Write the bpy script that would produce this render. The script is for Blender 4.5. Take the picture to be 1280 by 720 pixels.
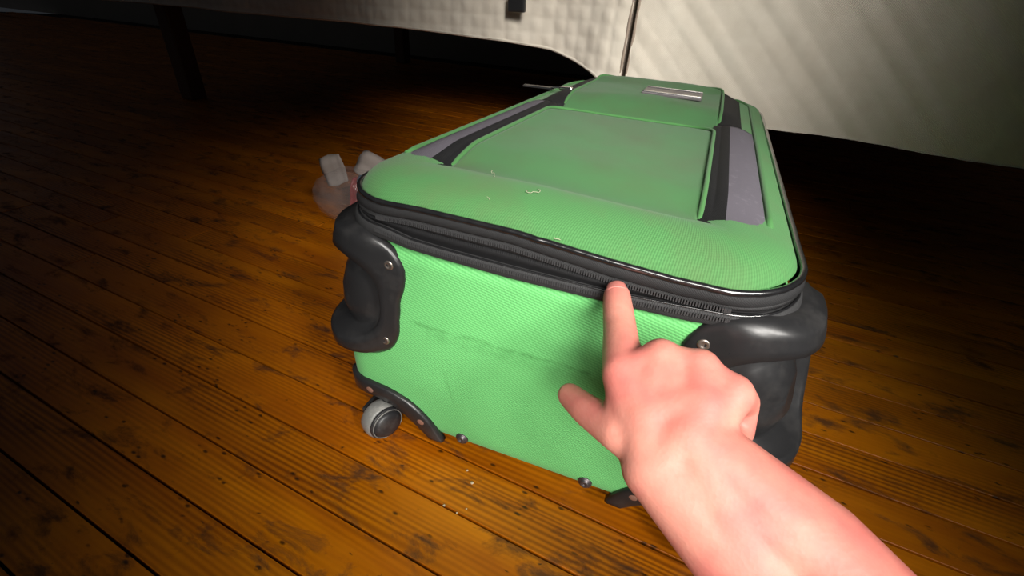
import bpy, bmesh, math, random
import numpy as np
from mathutils import Vector, Matrix

for o in list(bpy.data.objects):
    bpy.data.objects.remove(o)
scene = bpy.context.scene
col = scene.collection
random.seed(7)
rng = np.random.default_rng(11)

# ------------------------------------------------------------------ camera
F_PX, PITCH, ROLL, CAM_H = 600.0, 32.5, 2.5, 0.39617
CAM = Vector((0, 0, CAM_H))
_t, _r = math.radians(PITCH), math.radians(ROLL)
FW = Vector((0, math.cos(_t), -math.sin(_t)))
_R0 = Vector((1, 0, 0)); _U0 = _R0.cross(FW)
RT = math.cos(_r) * _R0 + math.sin(_r) * _U0
UP = -math.sin(_r) * _R0 + math.cos(_r) * _U0
cam_d = bpy.data.cameras.new('camera')
cam_d.sensor_width = 36.0
cam_d.lens = F_PX / 1280 * 36.0
cam_d.clip_start = 0.01
cam_o = bpy.data.objects.new('camera', cam_d)
M = Matrix((RT, UP, -FW)).transposed().to_4x4()
M.translation = CAM
cam_o.matrix_world = M
col.objects.link(cam_o)
scene.camera = cam_o

# ------------------------------------------------------------------ world, light, exposure
world = bpy.data.worlds.new('world')
scene.world = world
world.use_nodes = True
bg = world.node_tree.nodes['Background']
bg.inputs['Color'].default_value = (0.80, 0.88, 1.0, 1)
bg.inputs['Strength'].default_value = 0.02

def area_light(name, loc, target, size, sizey, power, color, spread):
    l = bpy.data.lights.new(name, 'AREA')
    l.shape = 'RECTANGLE'; l.size = size; l.size_y = sizey
    l.energy = power; l.color = color; l.spread = math.radians(spread)
    o = bpy.data.objects.new(name, l); col.objects.link(o)
    o.location = loc
    o.rotation_euler = (Vector(target) - Vector(loc)).to_track_quat('-Z', 'Y').to_euler()
    return o
# unseen area lights added behind the viewer to fill case and quilt, sides dim
for _loc, _tg, _p in (((0.80, -0.75, 1.20), (0.06, 0.40, 0.19), 0.62), ((0.10, -1.10, 1.22), (0.05, 0.40, 0.17), 0.56),
                      ((0.42, -0.85, 1.42), (0.10, 0.42, 0.19), 0.40), ((-0.28, -0.95, 1.22), (0.03, 0.36, 0.18), 0.16), ((0.40, -1.00, 1.15), (0.17, 0.98, 0.34), 1.1), ((0.16, -1.30, 0.74), (0.03, 0.29, 0.07), 0.34)):
    area_light('added_pool_light', _loc, _tg, 0.36, 0.46, _p, (1.0, 0.965, 0.91), 22)

scene.view_settings.view_transform = 'Standard'
scene.view_settings.look = 'None'
scene.view_settings.gamma = 1.0
scene.view_settings.use_curve_mapping = False
scene.view_settings.exposure = 0.0

# ------------------------------------------------------------------ materials
def srgb(r, g, b):
    f = lambda c: (c / 255 / 12.92) if c / 255 <= 0.04045 else ((c / 255 + 0.055) / 1.055) ** 2.4
    return (f(r), f(g), f(b), 1)

class Mat:
    def __init__(s, name, color=(0.5, 0.5, 0.5, 1), rough=0.6, metal=0.0, spec=0.5):
        s.m = bpy.data.materials.new(name); s.m.use_nodes = True
        s.nt = s.m.node_tree; s.b = s.nt.nodes['Principled BSDF']
        s.b.inputs['Base Color'].default_value = color
        s.b.inputs['Roughness'].default_value = rough
        s.b.inputs['Metallic'].default_value = metal
        s.b.inputs['Specular IOR Level'].default_value = spec
    def n(s, t, **kw):
        nd = s.nt.nodes.new(t)
        for k, v in kw.items():
            if k in nd.inputs: nd.inputs[k].default_value = v
            else: setattr(nd, k, v)
        return nd
    def l(s, a, b): s.nt.links.new(a, b)
    def math(s, op, a, b=None, c=None):
        nd = s.nt.nodes.new('ShaderNodeMath'); nd.operation = op
        for i, v in enumerate((a, b, c)):
            if v is None: continue
            if isinstance(v, (int, float)): nd.inputs[i].default_value = v
            else: s.l(v, nd.inputs[i])
        return nd.outputs[0]
    def mix(s, f, a, b, bt='MIX'):
        nd = s.nt.nodes.new('ShaderNodeMix'); nd.data_type = 'RGBA'; nd.blend_type = bt
        for i, v in ((0, f), (6, a), (7, b)):
            if isinstance(v, (int, float, tuple)): nd.inputs[i].default_value = v
            else: s.l(v, nd.inputs[i])
        return nd.outputs[2]
    def ramp(s, fac, stops):
        nd = s.nt.nodes.new('ShaderNodeValToRGB')
        e = nd.color_ramp.elements
        while len(e) < len(stops): e.new(0.5)
        for el, (p, c) in zip(e, stops):
            el.position = p; el.color = c if isinstance(c, tuple) else (c, c, c, 1)
        s.l(fac, nd.inputs[0]); return nd.outputs[0]
    def noise(s, vec, scale, detail=4, rough=0.55, dist=0.0):
        nd = s.n('ShaderNodeTexNoise', Scale=scale, Detail=detail, Roughness=rough, Distortion=dist)
        if vec is not None: s.l(vec, nd.inputs['Vector'])
        return nd.outputs['Fac']
    def bump(s, h, strength=0.3, dist=0.001, prev=None):
        nd = s.n('ShaderNodeBump', Strength=strength, Distance=dist)
        s.l(h, nd.inputs['Height'])
        if prev is not None: s.l(prev, nd.inputs['Normal'])
        s.l(nd.outputs[0], s.b.inputs['Normal']); return nd.outputs[0]

def uv_rot(m, ang, sx=1.0, sy=1.0):
    """UV (in metres) turned by ang, returns x and y sockets"""
    tc = m.n('ShaderNodeTexCoord')
    mp = m.n('ShaderNodeMapping'); mp.inputs['Rotation'].default_value = (0, 0, math.radians(ang))
    mp.inputs['Scale'].default_value = (sx, sy, 1)
    m.l(tc.outputs['UV'], mp.inputs['Vector'])
    sp = m.n('ShaderNodeSeparateXYZ'); m.l(mp.outputs[0], sp.inputs[0])
    return sp.outputs[0], sp.outputs[1], tc

def fabric(name, ca, cb, dirt, period, ang, bump=0.5, dirt_amt=0.5, dscale=9, rib=0.55, marks=()):
    m = Mat(name, rough=0.82, spec=0.25)
    x, y, tc = uv_rot(m, ang)
    k = 2 * math.pi / period
    wob = m.noise(tc.outputs['UV'], 60, 2)
    yy = m.math('ADD', m.math('MULTIPLY', y, k), m.math('MULTIPLY', wob, 1.6))
    s1 = m.math('SINE', yy)
    # neighbouring yarns alternate, like a heavy twill
    s2 = m.math('SINE', m.math('ADD', m.math('MULTIPLY', x, k * 0.8), m.math('MULTIPLY', yy, 0.5)))
    h = m.math('MULTIPLY_ADD', s1, 0.30, 0.5)
    h = m.math('ADD', h, m.math('MULTIPLY', s2, 0.11))
    fine = m.noise(tc.outputs['UV'], 1400, 2)
    h = m.math('ADD', h, m.math('MULTIPLY', m.math('SUBTRACT', fine, 0.5), 0.35))
    base = m.mix(m.math('MULTIPLY', m.math('SUBTRACT', 1.0, h), rib), ca, cb)
    d1 = m.ramp(m.noise(tc.outputs['UV'], dscale, 6, 0.6), [(0.45, 0.0), (0.72, 1.0)])
    base = m.mix(m.math('MULTIPLY', d1, dirt_amt), base, dirt)
    sc = m.ramp(m.noise(tc.outputs['UV'], 34, 8, 0.75, 0.6), [(0.60, 0.0), (0.75, 1.0)])
    base = m.mix(m.math('MULTIPLY', sc, dirt_amt * 0.35), base, dirt)
    for (u0, u1, v0, sl, wd, amt) in marks:           # long rubbed scuffs in the cloth
        sp = m.n('ShaderNodeSeparateXYZ'); m.l(tc.outputs['UV'], sp.inputs[0])
        w1 = m.math('MULTIPLY', m.math('SUBTRACT', m.noise(tc.outputs['UV'], 26, 3), 0.5), 0.012)
        vv = m.math('SUBTRACT', sp.outputs[1], m.math('MULTIPLY_ADD', sp.outputs[0], sl, v0))
        dd = m.math('ABSOLUTE', m.math('ADD', vv, w1))
        k = m.math('SUBTRACT', 1.0, m.math('MINIMUM', m.math('DIVIDE', dd, wd), 1.0))
        a = m.math('MULTIPLY', m.math('GREATER_THAN', sp.outputs[0], u0), m.math('LESS_THAN', sp.outputs[0], u1))
        k = m.math('MULTIPLY', m.math('MULTIPLY', k, a), m.ramp(m.noise(tc.outputs['UV'], 70, 5, 0.7), [(0.35, 0.0), (0.65, 1.0)]))
        base = m.mix(m.math('MULTIPLY', k, amt), base, dirt)
    m.l(base, m.b.inputs['Base Color'])
    m.bump(h, bump, 0.0006)
    m.b.inputs['Sheen Weight'].default_value = 0.08
    return m.m

GREEN = srgb(118, 202, 122); GREEN_D = srgb(60, 142, 70); DIRT = srgb(74, 118, 60)
M_face = fabric('green_twill', GREEN, GREEN_D, srgb(64, 128, 64), 0.0022, 14, 0.45, 0.25, 11, 0.62,
                [(-0.105, 0.05, 0.155, 0.0, 0.0028, 0.75), (-0.09, 0.10, 0.149, 0.01, 0.009, 0.35), (-0.0755, -0.066, -0.19, -4.0, 0.010, 0.4)])
M_lip = fabric('green_twill_lid', srgb(82, 138, 80), srgb(44, 88, 46), srgb(90, 108, 70), 0.0016, -64, 0.35, 0.6, 14, 0.55)
M_pocket = fabric('green_pocket_cloth', srgb(70, 116, 70), srgb(52, 96, 54), srgb(76, 86, 58), 0.0009, 30, 0.15, 0.8, 6, 0.4)
M_gpipe = fabric('green_piping_cloth', srgb(70, 122, 68), srgb(44, 88, 44), srgb(72, 94, 56), 0.0011, 40, 0.3, 0.5, 30, 0.4)

def plastic(name, c, rough, bump=0.15, scale=120, dust=0.25, dustc=(0.16, 0.15, 0.14, 1)):
    m = Mat(name, c, rough)
    tc = m.n('ShaderNodeTexCoord')
    nz = m.noise(tc.outputs['Object'], scale, 6, 0.65)
    d = m.ramp(m.noise(tc.outputs['Object'], scale * 0.35, 7, 0.7), [(0.5, 0.0), (0.75, 1.0)])
    m.l(m.mix(m.math('MULTIPLY', d, dust), c, dustc), m.b.inputs['Base Color'])
    m.l(m.math('MULTIPLY_ADD', nz, 0.25, rough - 0.12), m.b.inputs['Roughness'])
    m.bump(nz, bump, 0.0008)
    return m.m
M_guard = plastic('black_moulded_plastic', (0.018, 0.018, 0.019, 1), 0.32, 0.10, 90, 0.14)
M_pipe = plastic('black_vinyl_piping', (0.010, 0.010, 0.011, 1), 0.22, 0.12, 160, 0.06)
_pb = M_pipe.node_tree.nodes['Principled BSDF']
_pb.inputs['Specular IOR Level'].default_value = 1.0; _pb.inputs['Coat Weight'].default_value = 1.0; _pb.inputs['Coat Roughness'].default_value = 0.16
M_tyre = plastic('grey_rubber_tyre', (0.20, 0.20, 0.19, 1), 0.35, 0.4, 220, 0.7, (0.42, 0.41, 0.38, 1))
M_hub = plastic('dark_wheel_hub', (0.022, 0.022, 0.024, 1), 0.42, 0.1, 150, 0.3)

def tape(name, c, period=0.0016):
    m = Mat(name, c, 0.7, spec=0.3)
    x, y, tc = uv_rot(m, 0)
    s1 = m.math('SINE', m.math('MULTIPLY', x, 2 * math.pi / period))
    s2 = m.math('SINE', m.math('MULTIPLY', y, 2 * math.pi / (period * 0.8)))
    nz = m.noise(tc.outputs['UV'], 260, 6, 0.7)
    h = m.math('ADD', m.math('MULTIPLY', s1, s2), m.math('MULTIPLY', nz, 2.0))
    lint = m.ramp(m.noise(tc.outputs['UV'], 90, 8, 0.8), [(0.55, 0.0), (0.8, 1.0)])
    m.l(m.mix(m.math('MULTIPLY', lint, 0.5), c, (c[0] * 3, c[1] * 3, c[2] * 3, 1)), m.b.inputs['Base Color'])
    m.bump(h, 0.3, 0.0004)
    return m.m
M_tape = tape('black_zip_tape', (0.030, 0.030, 0.031, 1))
M_bind = tape('black_edge_binding', (0.020, 0.020, 0.021, 1))
M_gus = tape('black_expander_cloth', (0.009, 0.009, 0.010, 1))
M_mesh = tape('grey_gusset_cloth', (0.115, 0.105, 0.125, 1))
M_teeth = Mat('zip_coil_nylon', (0.048, 0.048, 0.050, 1), 0.38).m
M_steel = Mat('aged_steel', (0.42, 0.37, 0.33, 1), 0.35, 0.9).m
M_bolt = Mat('dull_dark_steel', (0.13, 0.115, 0.12, 1), 0.42, 0.8).m
M_copper = Mat('worn_copper_rivet', (0.36, 0.20, 0.15, 1), 0.55, 0.5).m
M_chrome = Mat('bright_metal', (0.75, 0.74, 0.72, 1), 0.18, 1.0).m
M_plate = Mat('brushed_grey_metal_plate', (0.20, 0.18, 0.19, 1), 0.4, 0.7).m

def skin_material():
    m = Mat('skin', rough=0.5, spec=0.4)
    tc = m.n('ShaderNodeTexCoord')
    v = tc.outputs['Object']
    big = m.ramp(m.noise(v, 26, 3, 0.5), [(0.38, 0.0), (0.64, 1.0)])
    c = m.mix(big, srgb(226, 152, 134), srgb(214, 120, 112))
    fine = m.ramp(m.noise(v, 160, 5, 0.7), [(0.35, 0.0), (0.75, 1.0)])
    c = m.mix(m.math('MULTIPLY', fine, 0.22), c, srgb(196, 104, 92))
    m.l(c, m.b.inputs['Base Color'])
    m.b.inputs['Subsurface Weight'].default_value = 0.12
    m.b.inputs['Subsurface Radius'].default_value = (0.6, 0.25, 0.15)
    m.b.inputs['Subsurface Scale'].default_value = 0.006
    vo = m.n('ShaderNodeTexVoronoi', Scale=520.0); m.l(v, vo.inputs['Vector'])
    h = m.math('ADD', m.math('MULTIPLY', vo.outputs['Distance'], 0.6), m.math('MULTIPLY', m.noise(v, 120, 5), 0.8))
    m.bump(h, 0.22, 0.0006)
    return m.m
M_skin = skin_material()
M_nail = Mat('fingernail', srgb(200, 122, 112), 0.45).m

def wood_material():
    m = Mat('old_pine_floor', rough=0.34, spec=0.5)
    tc = m.n('ShaderNodeTexCoord'); oi = m.n('ShaderNodeObjectInfo')
    off = m.n('ShaderNodeCombineXYZ')
    m.l(m.math('MULTIPLY', oi.outputs['Random'], 37.0), off.inputs[0])
    m.l(m.math('MULTIPLY', oi.outputs['Random'], 91.0), off.inputs[1])
    ad = m.n('ShaderNodeVectorMath', operation='ADD')
    m.l(tc.outputs['Object'], ad.inputs[0]); m.l(off.outputs[0], ad.inputs[1])
    def mapped(sx, sy):
        mp = m.n('ShaderNodeMapping'); mp.inputs['Scale'].default_value = (sx, sy, 1)
        m.l(ad.outputs[0], mp.inputs['Vector']); return mp.outputs[0]
    # growth rings along the board
    v = mapped(1.6, 22)
    warp = m.noise(v, 1.0, 3, 0.5)
    sp = m.n('ShaderNodeSeparateXYZ'); m.l(ad.outputs[0], sp.inputs[0])
    ph = m.math('ADD', m.math('MULTIPLY', sp.outputs[1], 1250.0), m.math('MULTIPLY', warp, 26.0))
    rings = m.math('MULTIPLY_ADD', m.math('SINE', ph), 0.5, 0.5)
    ringamt = m.ramp(m.noise(mapped(2.2, 9), 1.3, 2), [(0.42, 0.08), (0.62, 0.75)])
    tone = m.ramp(m.noise(mapped(5, 26), 1.0, 5, 0.6), [(0.25, 0.0), (0.75, 1.0)])
    c = m.mix(tone, srgb(210, 128, 42), srgb(160, 82, 24))
    c = m.mix(m.math('MULTIPLY', rings, ringamt), c, srgb(104, 46, 8))
    # each board its own shade
    hs = m.n('ShaderNodeHueSaturation')
    m.l(m.math('MULTIPLY_ADD', oi.outputs['Random'], 0.30, 0.86), hs.inputs['Value'])
    hs.inputs['Saturation'].default_value = 1.06
    m.l(c, hs.inputs['Color']); c = hs.outputs[0]
    # worn dark stains and pin holes in the varnish
    st = m.ramp(m.noise(mapped(14, 34), 1.0, 7, 0.68, 0.4), [(0.535, 0.0), (0.66, 1.0)])
    c = m.mix(m.math('MULTIPLY', st, 0.80), c, srgb(48, 24, 8))
    vo = m.n('ShaderNodeTexVoronoi', Scale=1.0); m.l(mapped(60, 130), vo.inputs['Vector'])
    sel = m.math('GREATER_THAN', m.noise(mapped(16, 30), 1.0, 3), 0.53)
    hole = m.math('MULTIPLY', m.ramp(vo.outputs['Distance'], [(0.10, 1.0), (0.24, 0.0)]), sel)
    c = m.mix(m.math('MULTIPLY', hole, 0.85), c, srgb(30, 14, 6))
    m.l(c, m.b.inputs['Base Color'])
    rg = m.math('MULTIPLY_ADD', m.noise(mapped(12, 40), 1.0, 5), 0.35, 0.22)
    m.l(m.math('ADD', rg, m.math('MULTIPLY', st, 0.3)), m.b.inputs['Roughness'])
    h = m.math('SUBTRACT', m.math('MULTIPLY', rings, m.math('MULTIPLY', ringamt, 0.5)), m.math('ADD', m.math('MULTIPLY', st, 0.7), hole))
    m.bump(h, 0.35, 0.0007)
    return m.m
M_wood = wood_material()
M_gap = Mat('dark_gap_between_boards', (0.008, 0.005, 0.003, 1), 0.9).m

def quilt_material():
    m = Mat('cream_quilt_cotton', rough=0.92, spec=0.15)
    x, y, tc = uv_rot(m, 0)
    nz = m.noise(tc.outputs['UV'], 18, 5, 0.6)
    c = m.mix(nz, srgb(226, 218, 204), srgb(204, 192, 176))
    wv = m.math('MULTIPLY', m.math('SINE', m.math('MULTIPLY', x, 2600.0)), m.math('SINE', m.math('MULTIPLY', y, 2600.0)))
    m.l(c, m.b.inputs['Base Color'])
    h = m.math('ADD', m.math('MULTIPLY', wv, 0.25), m.noise(tc.outputs['UV'], 120, 6, 0.7))
    m.bump(h, 0.45, 0.002)
    m.b.inputs['Sheen Weight'].default_value = 0.1
    return m.m
M_quilt = quilt_material()
M_hem = Mat('grey_brown_quilt_binding', srgb(150, 134, 120), 0.9).m
M_rail = Mat('brown_stained_bed_wood', srgb(96, 66, 46), 0.55).m
M_matt = Mat('mattress_ticking', srgb(190, 184, 176), 0.9).m
def wall_mat():
    m = Mat('painted_plaster', srgb(150, 140, 128), 0.85)
    tc = m.n('ShaderNodeTexCoord')
    nz = m.noise(tc.outputs['Object'], 6, 6, 0.6)
    m.l(m.mix(nz, srgb(156, 146, 134), srgb(138, 128, 116)), m.b.inputs['Base Color'])
    m.bump(m.noise(tc.outputs['Object'], 90, 4), 0.2, 0.002)
    return m.m
M_wall = wall_mat()
M_strap = tape('black_webbing', (0.014, 0.014, 0.020, 1), 0.002)

# ------------------------------------------------------------------ mesh helpers
def obj(name, verts, faces, mat, parent=None, smooth=True, uvs=None, loc=None):
    me = bpy.data.meshes.new(name)
    me.from_pydata([tuple(v) for v in verts], [], [tuple(f) for f in faces])
    me.update()
    if uvs is not None:
        ul = me.uv_layers.new(name='UVMap')
        idx = np.zeros(len(me.loops), dtype=np.int32); me.loops.foreach_get('vertex_index', idx)
        ul.data.foreach_set('uv', np.asarray(uvs, dtype=np.float32)[idx].ravel())
    if smooth:
        me.polygons.foreach_set('use_smooth', [True] * len(me.polygons))
    me.materials.append(mat)
    o = bpy.data.objects.new(name, me); col.objects.link(o)
    if parent: o.parent = parent
    if loc: o.location = loc
    return o

def tag(o, label, cat=None, group=None, kind=None):
    o['label'] = label
    if cat: o['category'] = cat
    if group: o['group'] = group
    if kind: o['kind'] = kind
    return o

def empty(name, loc=(0, 0, 0), rz=0.0):
    o = bpy.data.objects.new(name, None); col.objects.link(o)
    o.empty_display_size = 0.02
    o.location = loc; o.rotation_euler = (0, 0, rz); return o

def fix_normals(o):
    bm = bmesh.new(); bm.from_mesh(o.data)
    bmesh.ops.recalc_face_normals(bm, faces=bm.faces)
    bm.to_mesh(o.data); bm.free(); return o

def grid_faces(nr, nc, wrap=False, base=0):
    f = []
    for i in range(nr - 1):
        for j in range(nc if wrap else nc - 1):
            j2 = (j + 1) % nc
            f.append((base + i * nc + j, base + i * nc + j2, base + (i + 1) * nc + j2, base + (i + 1) * nc + j))
    return f

class MB:
    def __init__(s): s.v = []; s.f = []
    def add(s, v, f):
        b = len(s.v); s.v += [tuple(p) for p in v]; s.f += [tuple(b + i for i in q) for q in f]; return s
    def box(s, c, d, mat3=None):
        pts = []
        for z in (-1, 1):
            for y in (-1, 1):
                for x in (-1, 1):
                    p = Vector((x * d[0] / 2, y * d[1] / 2, z * d[2] / 2))
                    if mat3 is not None: p = mat3 @ p
                    pts.append(p + Vector(c))
        return s.add(pts, [(0, 2, 3, 1), (4, 5, 7, 6), (0, 1, 5, 4), (2, 6, 7, 3), (0, 4, 6, 2), (1, 3, 7, 5)])
    def tube(s, pts, r, n=10, closed=False, cap=True):
        pts = [Vector(p) for p in pts]; N = len(pts)
        rr = r if isinstance(r, (list, tuple)) else [r] * N
        base = []; prev = None
        for i, p in enumerate(pts):
            a = pts[(i - 1) % N] if (closed or i > 0) else p
            b = pts[(i + 1) % N] if (closed or i < N - 1) else p
            t = (b - a).normalized()
            if prev is None:
                u = t.orthogonal().normalized()
            else:
                u = (prev - t * prev.dot(t)).normalized()
            prev = u; w = t.cross(u)
            base += [p + (u * math.cos(k * 2 * math.pi / n) + w * math.sin(k * 2 * math.pi / n)) * rr[i] for k in range(n)]
        f = grid_faces(N, n, True)
        if closed:
            for j in range(n): f.append(((N - 1) * n + j, (N - 1) * n + (j + 1) % n, (j + 1) % n, j))
        elif cap:
            f.append(tuple(range(n))[::-1]); f.append(tuple((N - 1) * n + j for j in range(n)))
        return s.add(base, f)
    def lathe(s, prof, origin, axis, n=28):
        """prof: (radius, height along axis)"""
        ax = Vector(axis).normalized(); u = ax.orthogonal().normalized(); w = ax.cross(u); o = Vector(origin)
        v = []
        for r, h in prof:
            v += [o + ax * h + (u * math.cos(k * 2 * math.pi / n) + w * math.sin(k * 2 * math.pi / n)) * r for k in range(n)]
        f = grid_faces(len(prof), n, True)
        f.append(tuple(range(n))[::-1]); f.append(tuple((len(prof) - 1) * n + j for j in range(n)))
        return s.add(v, f)
    def build(s, name, mat, parent=None, smooth=False, uvs=None):
        return obj(name, s.v, s.f, mat, parent, smooth, uvs)

def ray(px, py):
    return FW + RT * ((px - 640) / F_PX) - UP * ((py - 360) / F_PX)
def at(px, py, depth_cm):
    return CAM + ray(px, py) * (depth_cm / 100)

# ------------------------------------------------------------------ floor and walls
PL_ANG = math.radians(-25.8)
PD = Vector((math.cos(PL_ANG), math.sin(PL_ANG), 0)); PN = Vector((-PD.y, PD.x, 0))
PW = 0.0512
floor = obj('floor', *(lambda m: (m.v, m.f))(MB().box((0, 0.6, -0.03), (16, 9, 0.024))), M_gap, smooth=False)
floor['kind'] = 'structure'; floor['label'] = 'old orange pine strip floor'
def plank_mesh(L):
    b = 0.0002; h = 0.018; g = 0.0012
    x0, x1, y0, y1 = g, L - g, g, PW - g
    v = []
    for z, i in ((-h, 0), (-b, 0), (0, b)):
        v += [(x0 + i, y0 + i, z), (x1 - i, y0 + i, z), (x1 - i, y1 - i, z), (x0 + i, y1 - i, z)]
    f = [(8, 9, 10, 11)]
    for k in (0, 4):
        for j in range(4):
            f.append((k + j, k + (j + 1) % 4, k + 4 + (j + 1) % 4, k + 4 + j))
    me = bpy.data.meshes.new('plank'); me.from_pydata(v, [], f); me.materials.append(M_wood); me.update()
    return me
plank_meshes = {L: plank_mesh(L) for L in (2.1, 2.4, 2.9)}
row0 = 0.2585 - 0.0512 * 10        # joint line that shows in front of the case
for r in range(-4, 53):
    n0 = row0 + r * PW
    x = (-5.6 - (r * 0.31 % 0.5)) if 3 <= r <= 14 else -6.6 + (r * 0.77 % 1.3)
    while x < 2.3:
        L = (2.1, 2.4, 2.9)[(r * 7 + int(x * 3)) % 3]
        if 3 <= r <= 14: L = 2.4
        o = bpy.data.objects.new('plank', plank_meshes[L]); col.objects.link(o)
        o.parent = floor
        p = PD * x + PN * n0
        o.location = (p.x, p.y, random.uniform(-0.0006, 0.0))
        o.rotation_euler = (0, 0, PL_ANG)
        x += L

wb = MB().box((0, 0, 1.2), (16, 0.1, 2.44)).build('wall_back', M_wall)
c = PN * 2.75; wb.location = (c.x, c.y, 0); wb.rotation_euler = (0, 0, PL_ANG); wb['kind'] = 'structure'
wb['label'] = 'plain plaster wall behind the bed'

# ------------------------------------------------------------------ bed and quilt
BED = Vector((0.2050, 1.0251, 0))          # a point on the hanging face of the quilt
def bedpt(u, out, z):                          # out: towards the viewer
    return BED + PD * u - PN * out + Vector((0, 0, z))
bed = empty('bed', bedpt(-0.5, -0.6, 0), PL_ANG)
def bed_box(name, u0, u1, d0, d1, z0, z1, mat):
    o = MB().box(((u0 + u1) / 2 + 0.5, (d0 + d1) / 2 - 0.6, (z0 + z1) / 2), (u1 - u0, d1 - d0, z1 - z0)).build(name, mat, bed)
    bv = o.modifiers.new('bevel', 'BEVEL'); bv.width = 0.006; bv.segments = 2
    return o
bed_box('side_rail', -1.62, 0.92, 0.035, 0.065, 0.325, 0.40, M_rail)
bed_box('side_rail', -1.62, 0.92, 1.335, 1.365, 0.325, 0.40, M_rail)
bed_box('slat_base', -1.62, 0.92, 0.066, 1.334, 0.345, 0.37, M_rail)
bed_box('mattress', -1.60, 0.90, 0.05, 1.35, 0.401, 0.60, M_matt)
for u in (-1.58, 0.88):
    for d in (0.10, 1.30): bed_box('leg', u - 0.03, u + 0.03, d - 0.03, d + 0.03, 0.0, 0.344, M_rail)
tag(bed, 'low wooden bed with dark space underneath, covered by a cream quilt', 'bed')

def hem_z(u):
    xs = [-1.9, -0.67, -0.52, -0.39, -0.27, -0.16, -0.09, -0.05, -0.02, 0.05, 0.9]
    zs = [0.305, 0.302, 0.303, 0.298, 0.294, 0.285, 0.267, 0.253, 0.235, 0.20, 0.19]
    return float(np.interp(u, xs, zs))
def fold(u, t):
    """t 0 at the mattress edge, 1 at the hem"""
    w = 0.010 * math.sin(u * 11 + 0.6) + 0.006 * math.sin(u * 23 + 2.0)
    k = 1 / (1 + math.exp(-(u + 0.065) / 0.022))
    return t * w + 0.026 * k * t + 0.018 * t
CELL = 0.026
def quilt_piece(u0, u1, diamond, step):
    us = np.arange(u0, u1 + step * 0.5, step)
    prof = []
    V = []; UV = []
    n_t = int(0.42 / 0.0045)
    for u in us:
        hz = hem_z(u)
        L = 0.625 - hz
        for j in range(n_t + 1):
            t = j / n_t; z = 0.625 - L * t
            s = L * t
            if diamond: a, b = (u + z) / 1.414 / 0.030, (u - z) / 1.414 / 0.030
            else: a, b = u / CELL, z / CELL
            puff = (abs(math.sin(a * math.pi)) * abs(math.sin(b * math.pi))) ** 0.5 * 0.0026
            jit = 0.0015 * math.sin(u * 90 + z * 40) * math.sin(z * 70 + u * 13)
            edge = min(1, (u - u0) / 0.01 if diamond else (u1 - u) / 0.01)
            out = 0.006 + fold(u, t) + puff * max(0, edge) + jit
            V.append(bedpt(u, out, z)); UV.append((u, z))
    nc = n_t + 1; nr = len(us)
    F = grid_faces(nr, nc)
    nfront = len(V)
    # back layer gives the quilt its thickness
    for i, u in enumerate(us):
        for j in range(nc):
            t = j / n_t
            p = V[i * nc + j]
            z = p.z
            V.append(bedpt(u, fold(u, t), z)); UV.append((u, z))
    F += [tuple(nfront + k for k in q[::-1]) for q in grid_faces(nr, nc)]
    for i in range(nr - 1):
        a, b = i * nc + n_t, (i + 1) * nc + n_t
        F.append((a, b, nfront + b, nfront + a))
    for i in (0, nr - 1):
        for j in range(nc - 1):
            a, b = i * nc + j, i * nc + j + 1
            F.append((a, b, nfront + b, nfront + a))
    # over the mattress
    b0 = len(V)
    for i, u in enumerate(us):
        V.append(bedpt(u, -0.03, 0.640)); UV.append((u, 0.68)); V.append(bedpt(u, -1.38, 0.640)); UV.append((u, 2.0))
    for i in range(nr - 1):
        F.append((i * nc, (i + 1) * nc, b0 + 2 * i + 2, b0 + 2 * i))
        F.append((b0 + 2 * i, b0 + 2 * i + 2, b0 + 2 * i + 3, b0 + 2 * i + 1))
    return V, F, UV
ql = obj('quilt', *quilt_piece(-1.70, 0.004, False, 0.0045)[:2], M_quilt, uvs=None)
ql.data.uv_layers.new(name='UVMap')
def set_uv(o, uv):
    me = o.data; ul = me.uv_layers['UVMap']
    idx = np.zeros(len(me.loops), dtype=np.int32); me.loops.foreach_get('vertex_index', idx)
    ul.data.foreach_set('uv', np.asarray(uv, dtype=np.float32)[idx].ravel())
set_uv(ql, quilt_piece(-1.70, 0.004, False, 0.0045)[2])
tag(ql, 'cream square-stitched quilt hanging over the bed side, left of the dark slit', 'quilt')
v, f, uv = quilt_piece(0.014, 0.95, True, 0.0045)
qr = obj('quilt', v, f, M_quilt, uvs=uv)
tag(qr, 'cream diamond-stitched quilt hanging behind the suitcase, right of the dark slit', 'quilt')
# binding along the free edges
m = MB(); m.tube([bedpt(u, 0.004 + fold(u, 1), hem_z(u)) for u in np.arange(-1.70, 0.004, 0.02)], 0.0035, 8)
h = m.build('hem', M_quilt, ql, True)
for (par, u) in ((ql, 0.003), (qr, 0.015)):
    m = MB(); m.tube([bedpt(u, 0.004 + fold(u, t), 0.625 - (0.625 - hem_z(u)) * t) for t in np.linspace(0, 1, 24)], 0.003, 8)
    m.build('side_binding', M_hem, par, True)

sv = []
for u in (-0.02, 0.045):
    for t in np.linspace(0, 1, 12): sv.append(bedpt(u, -0.006 + fold(u, t), 0.625 - 0.43 * t))
lo = obj('slit_lining', sv, grid_faces(2, 12), M_hem, ql); lo.modifiers.new('s', 'SOLIDIFY').thickness = 0.003
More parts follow.
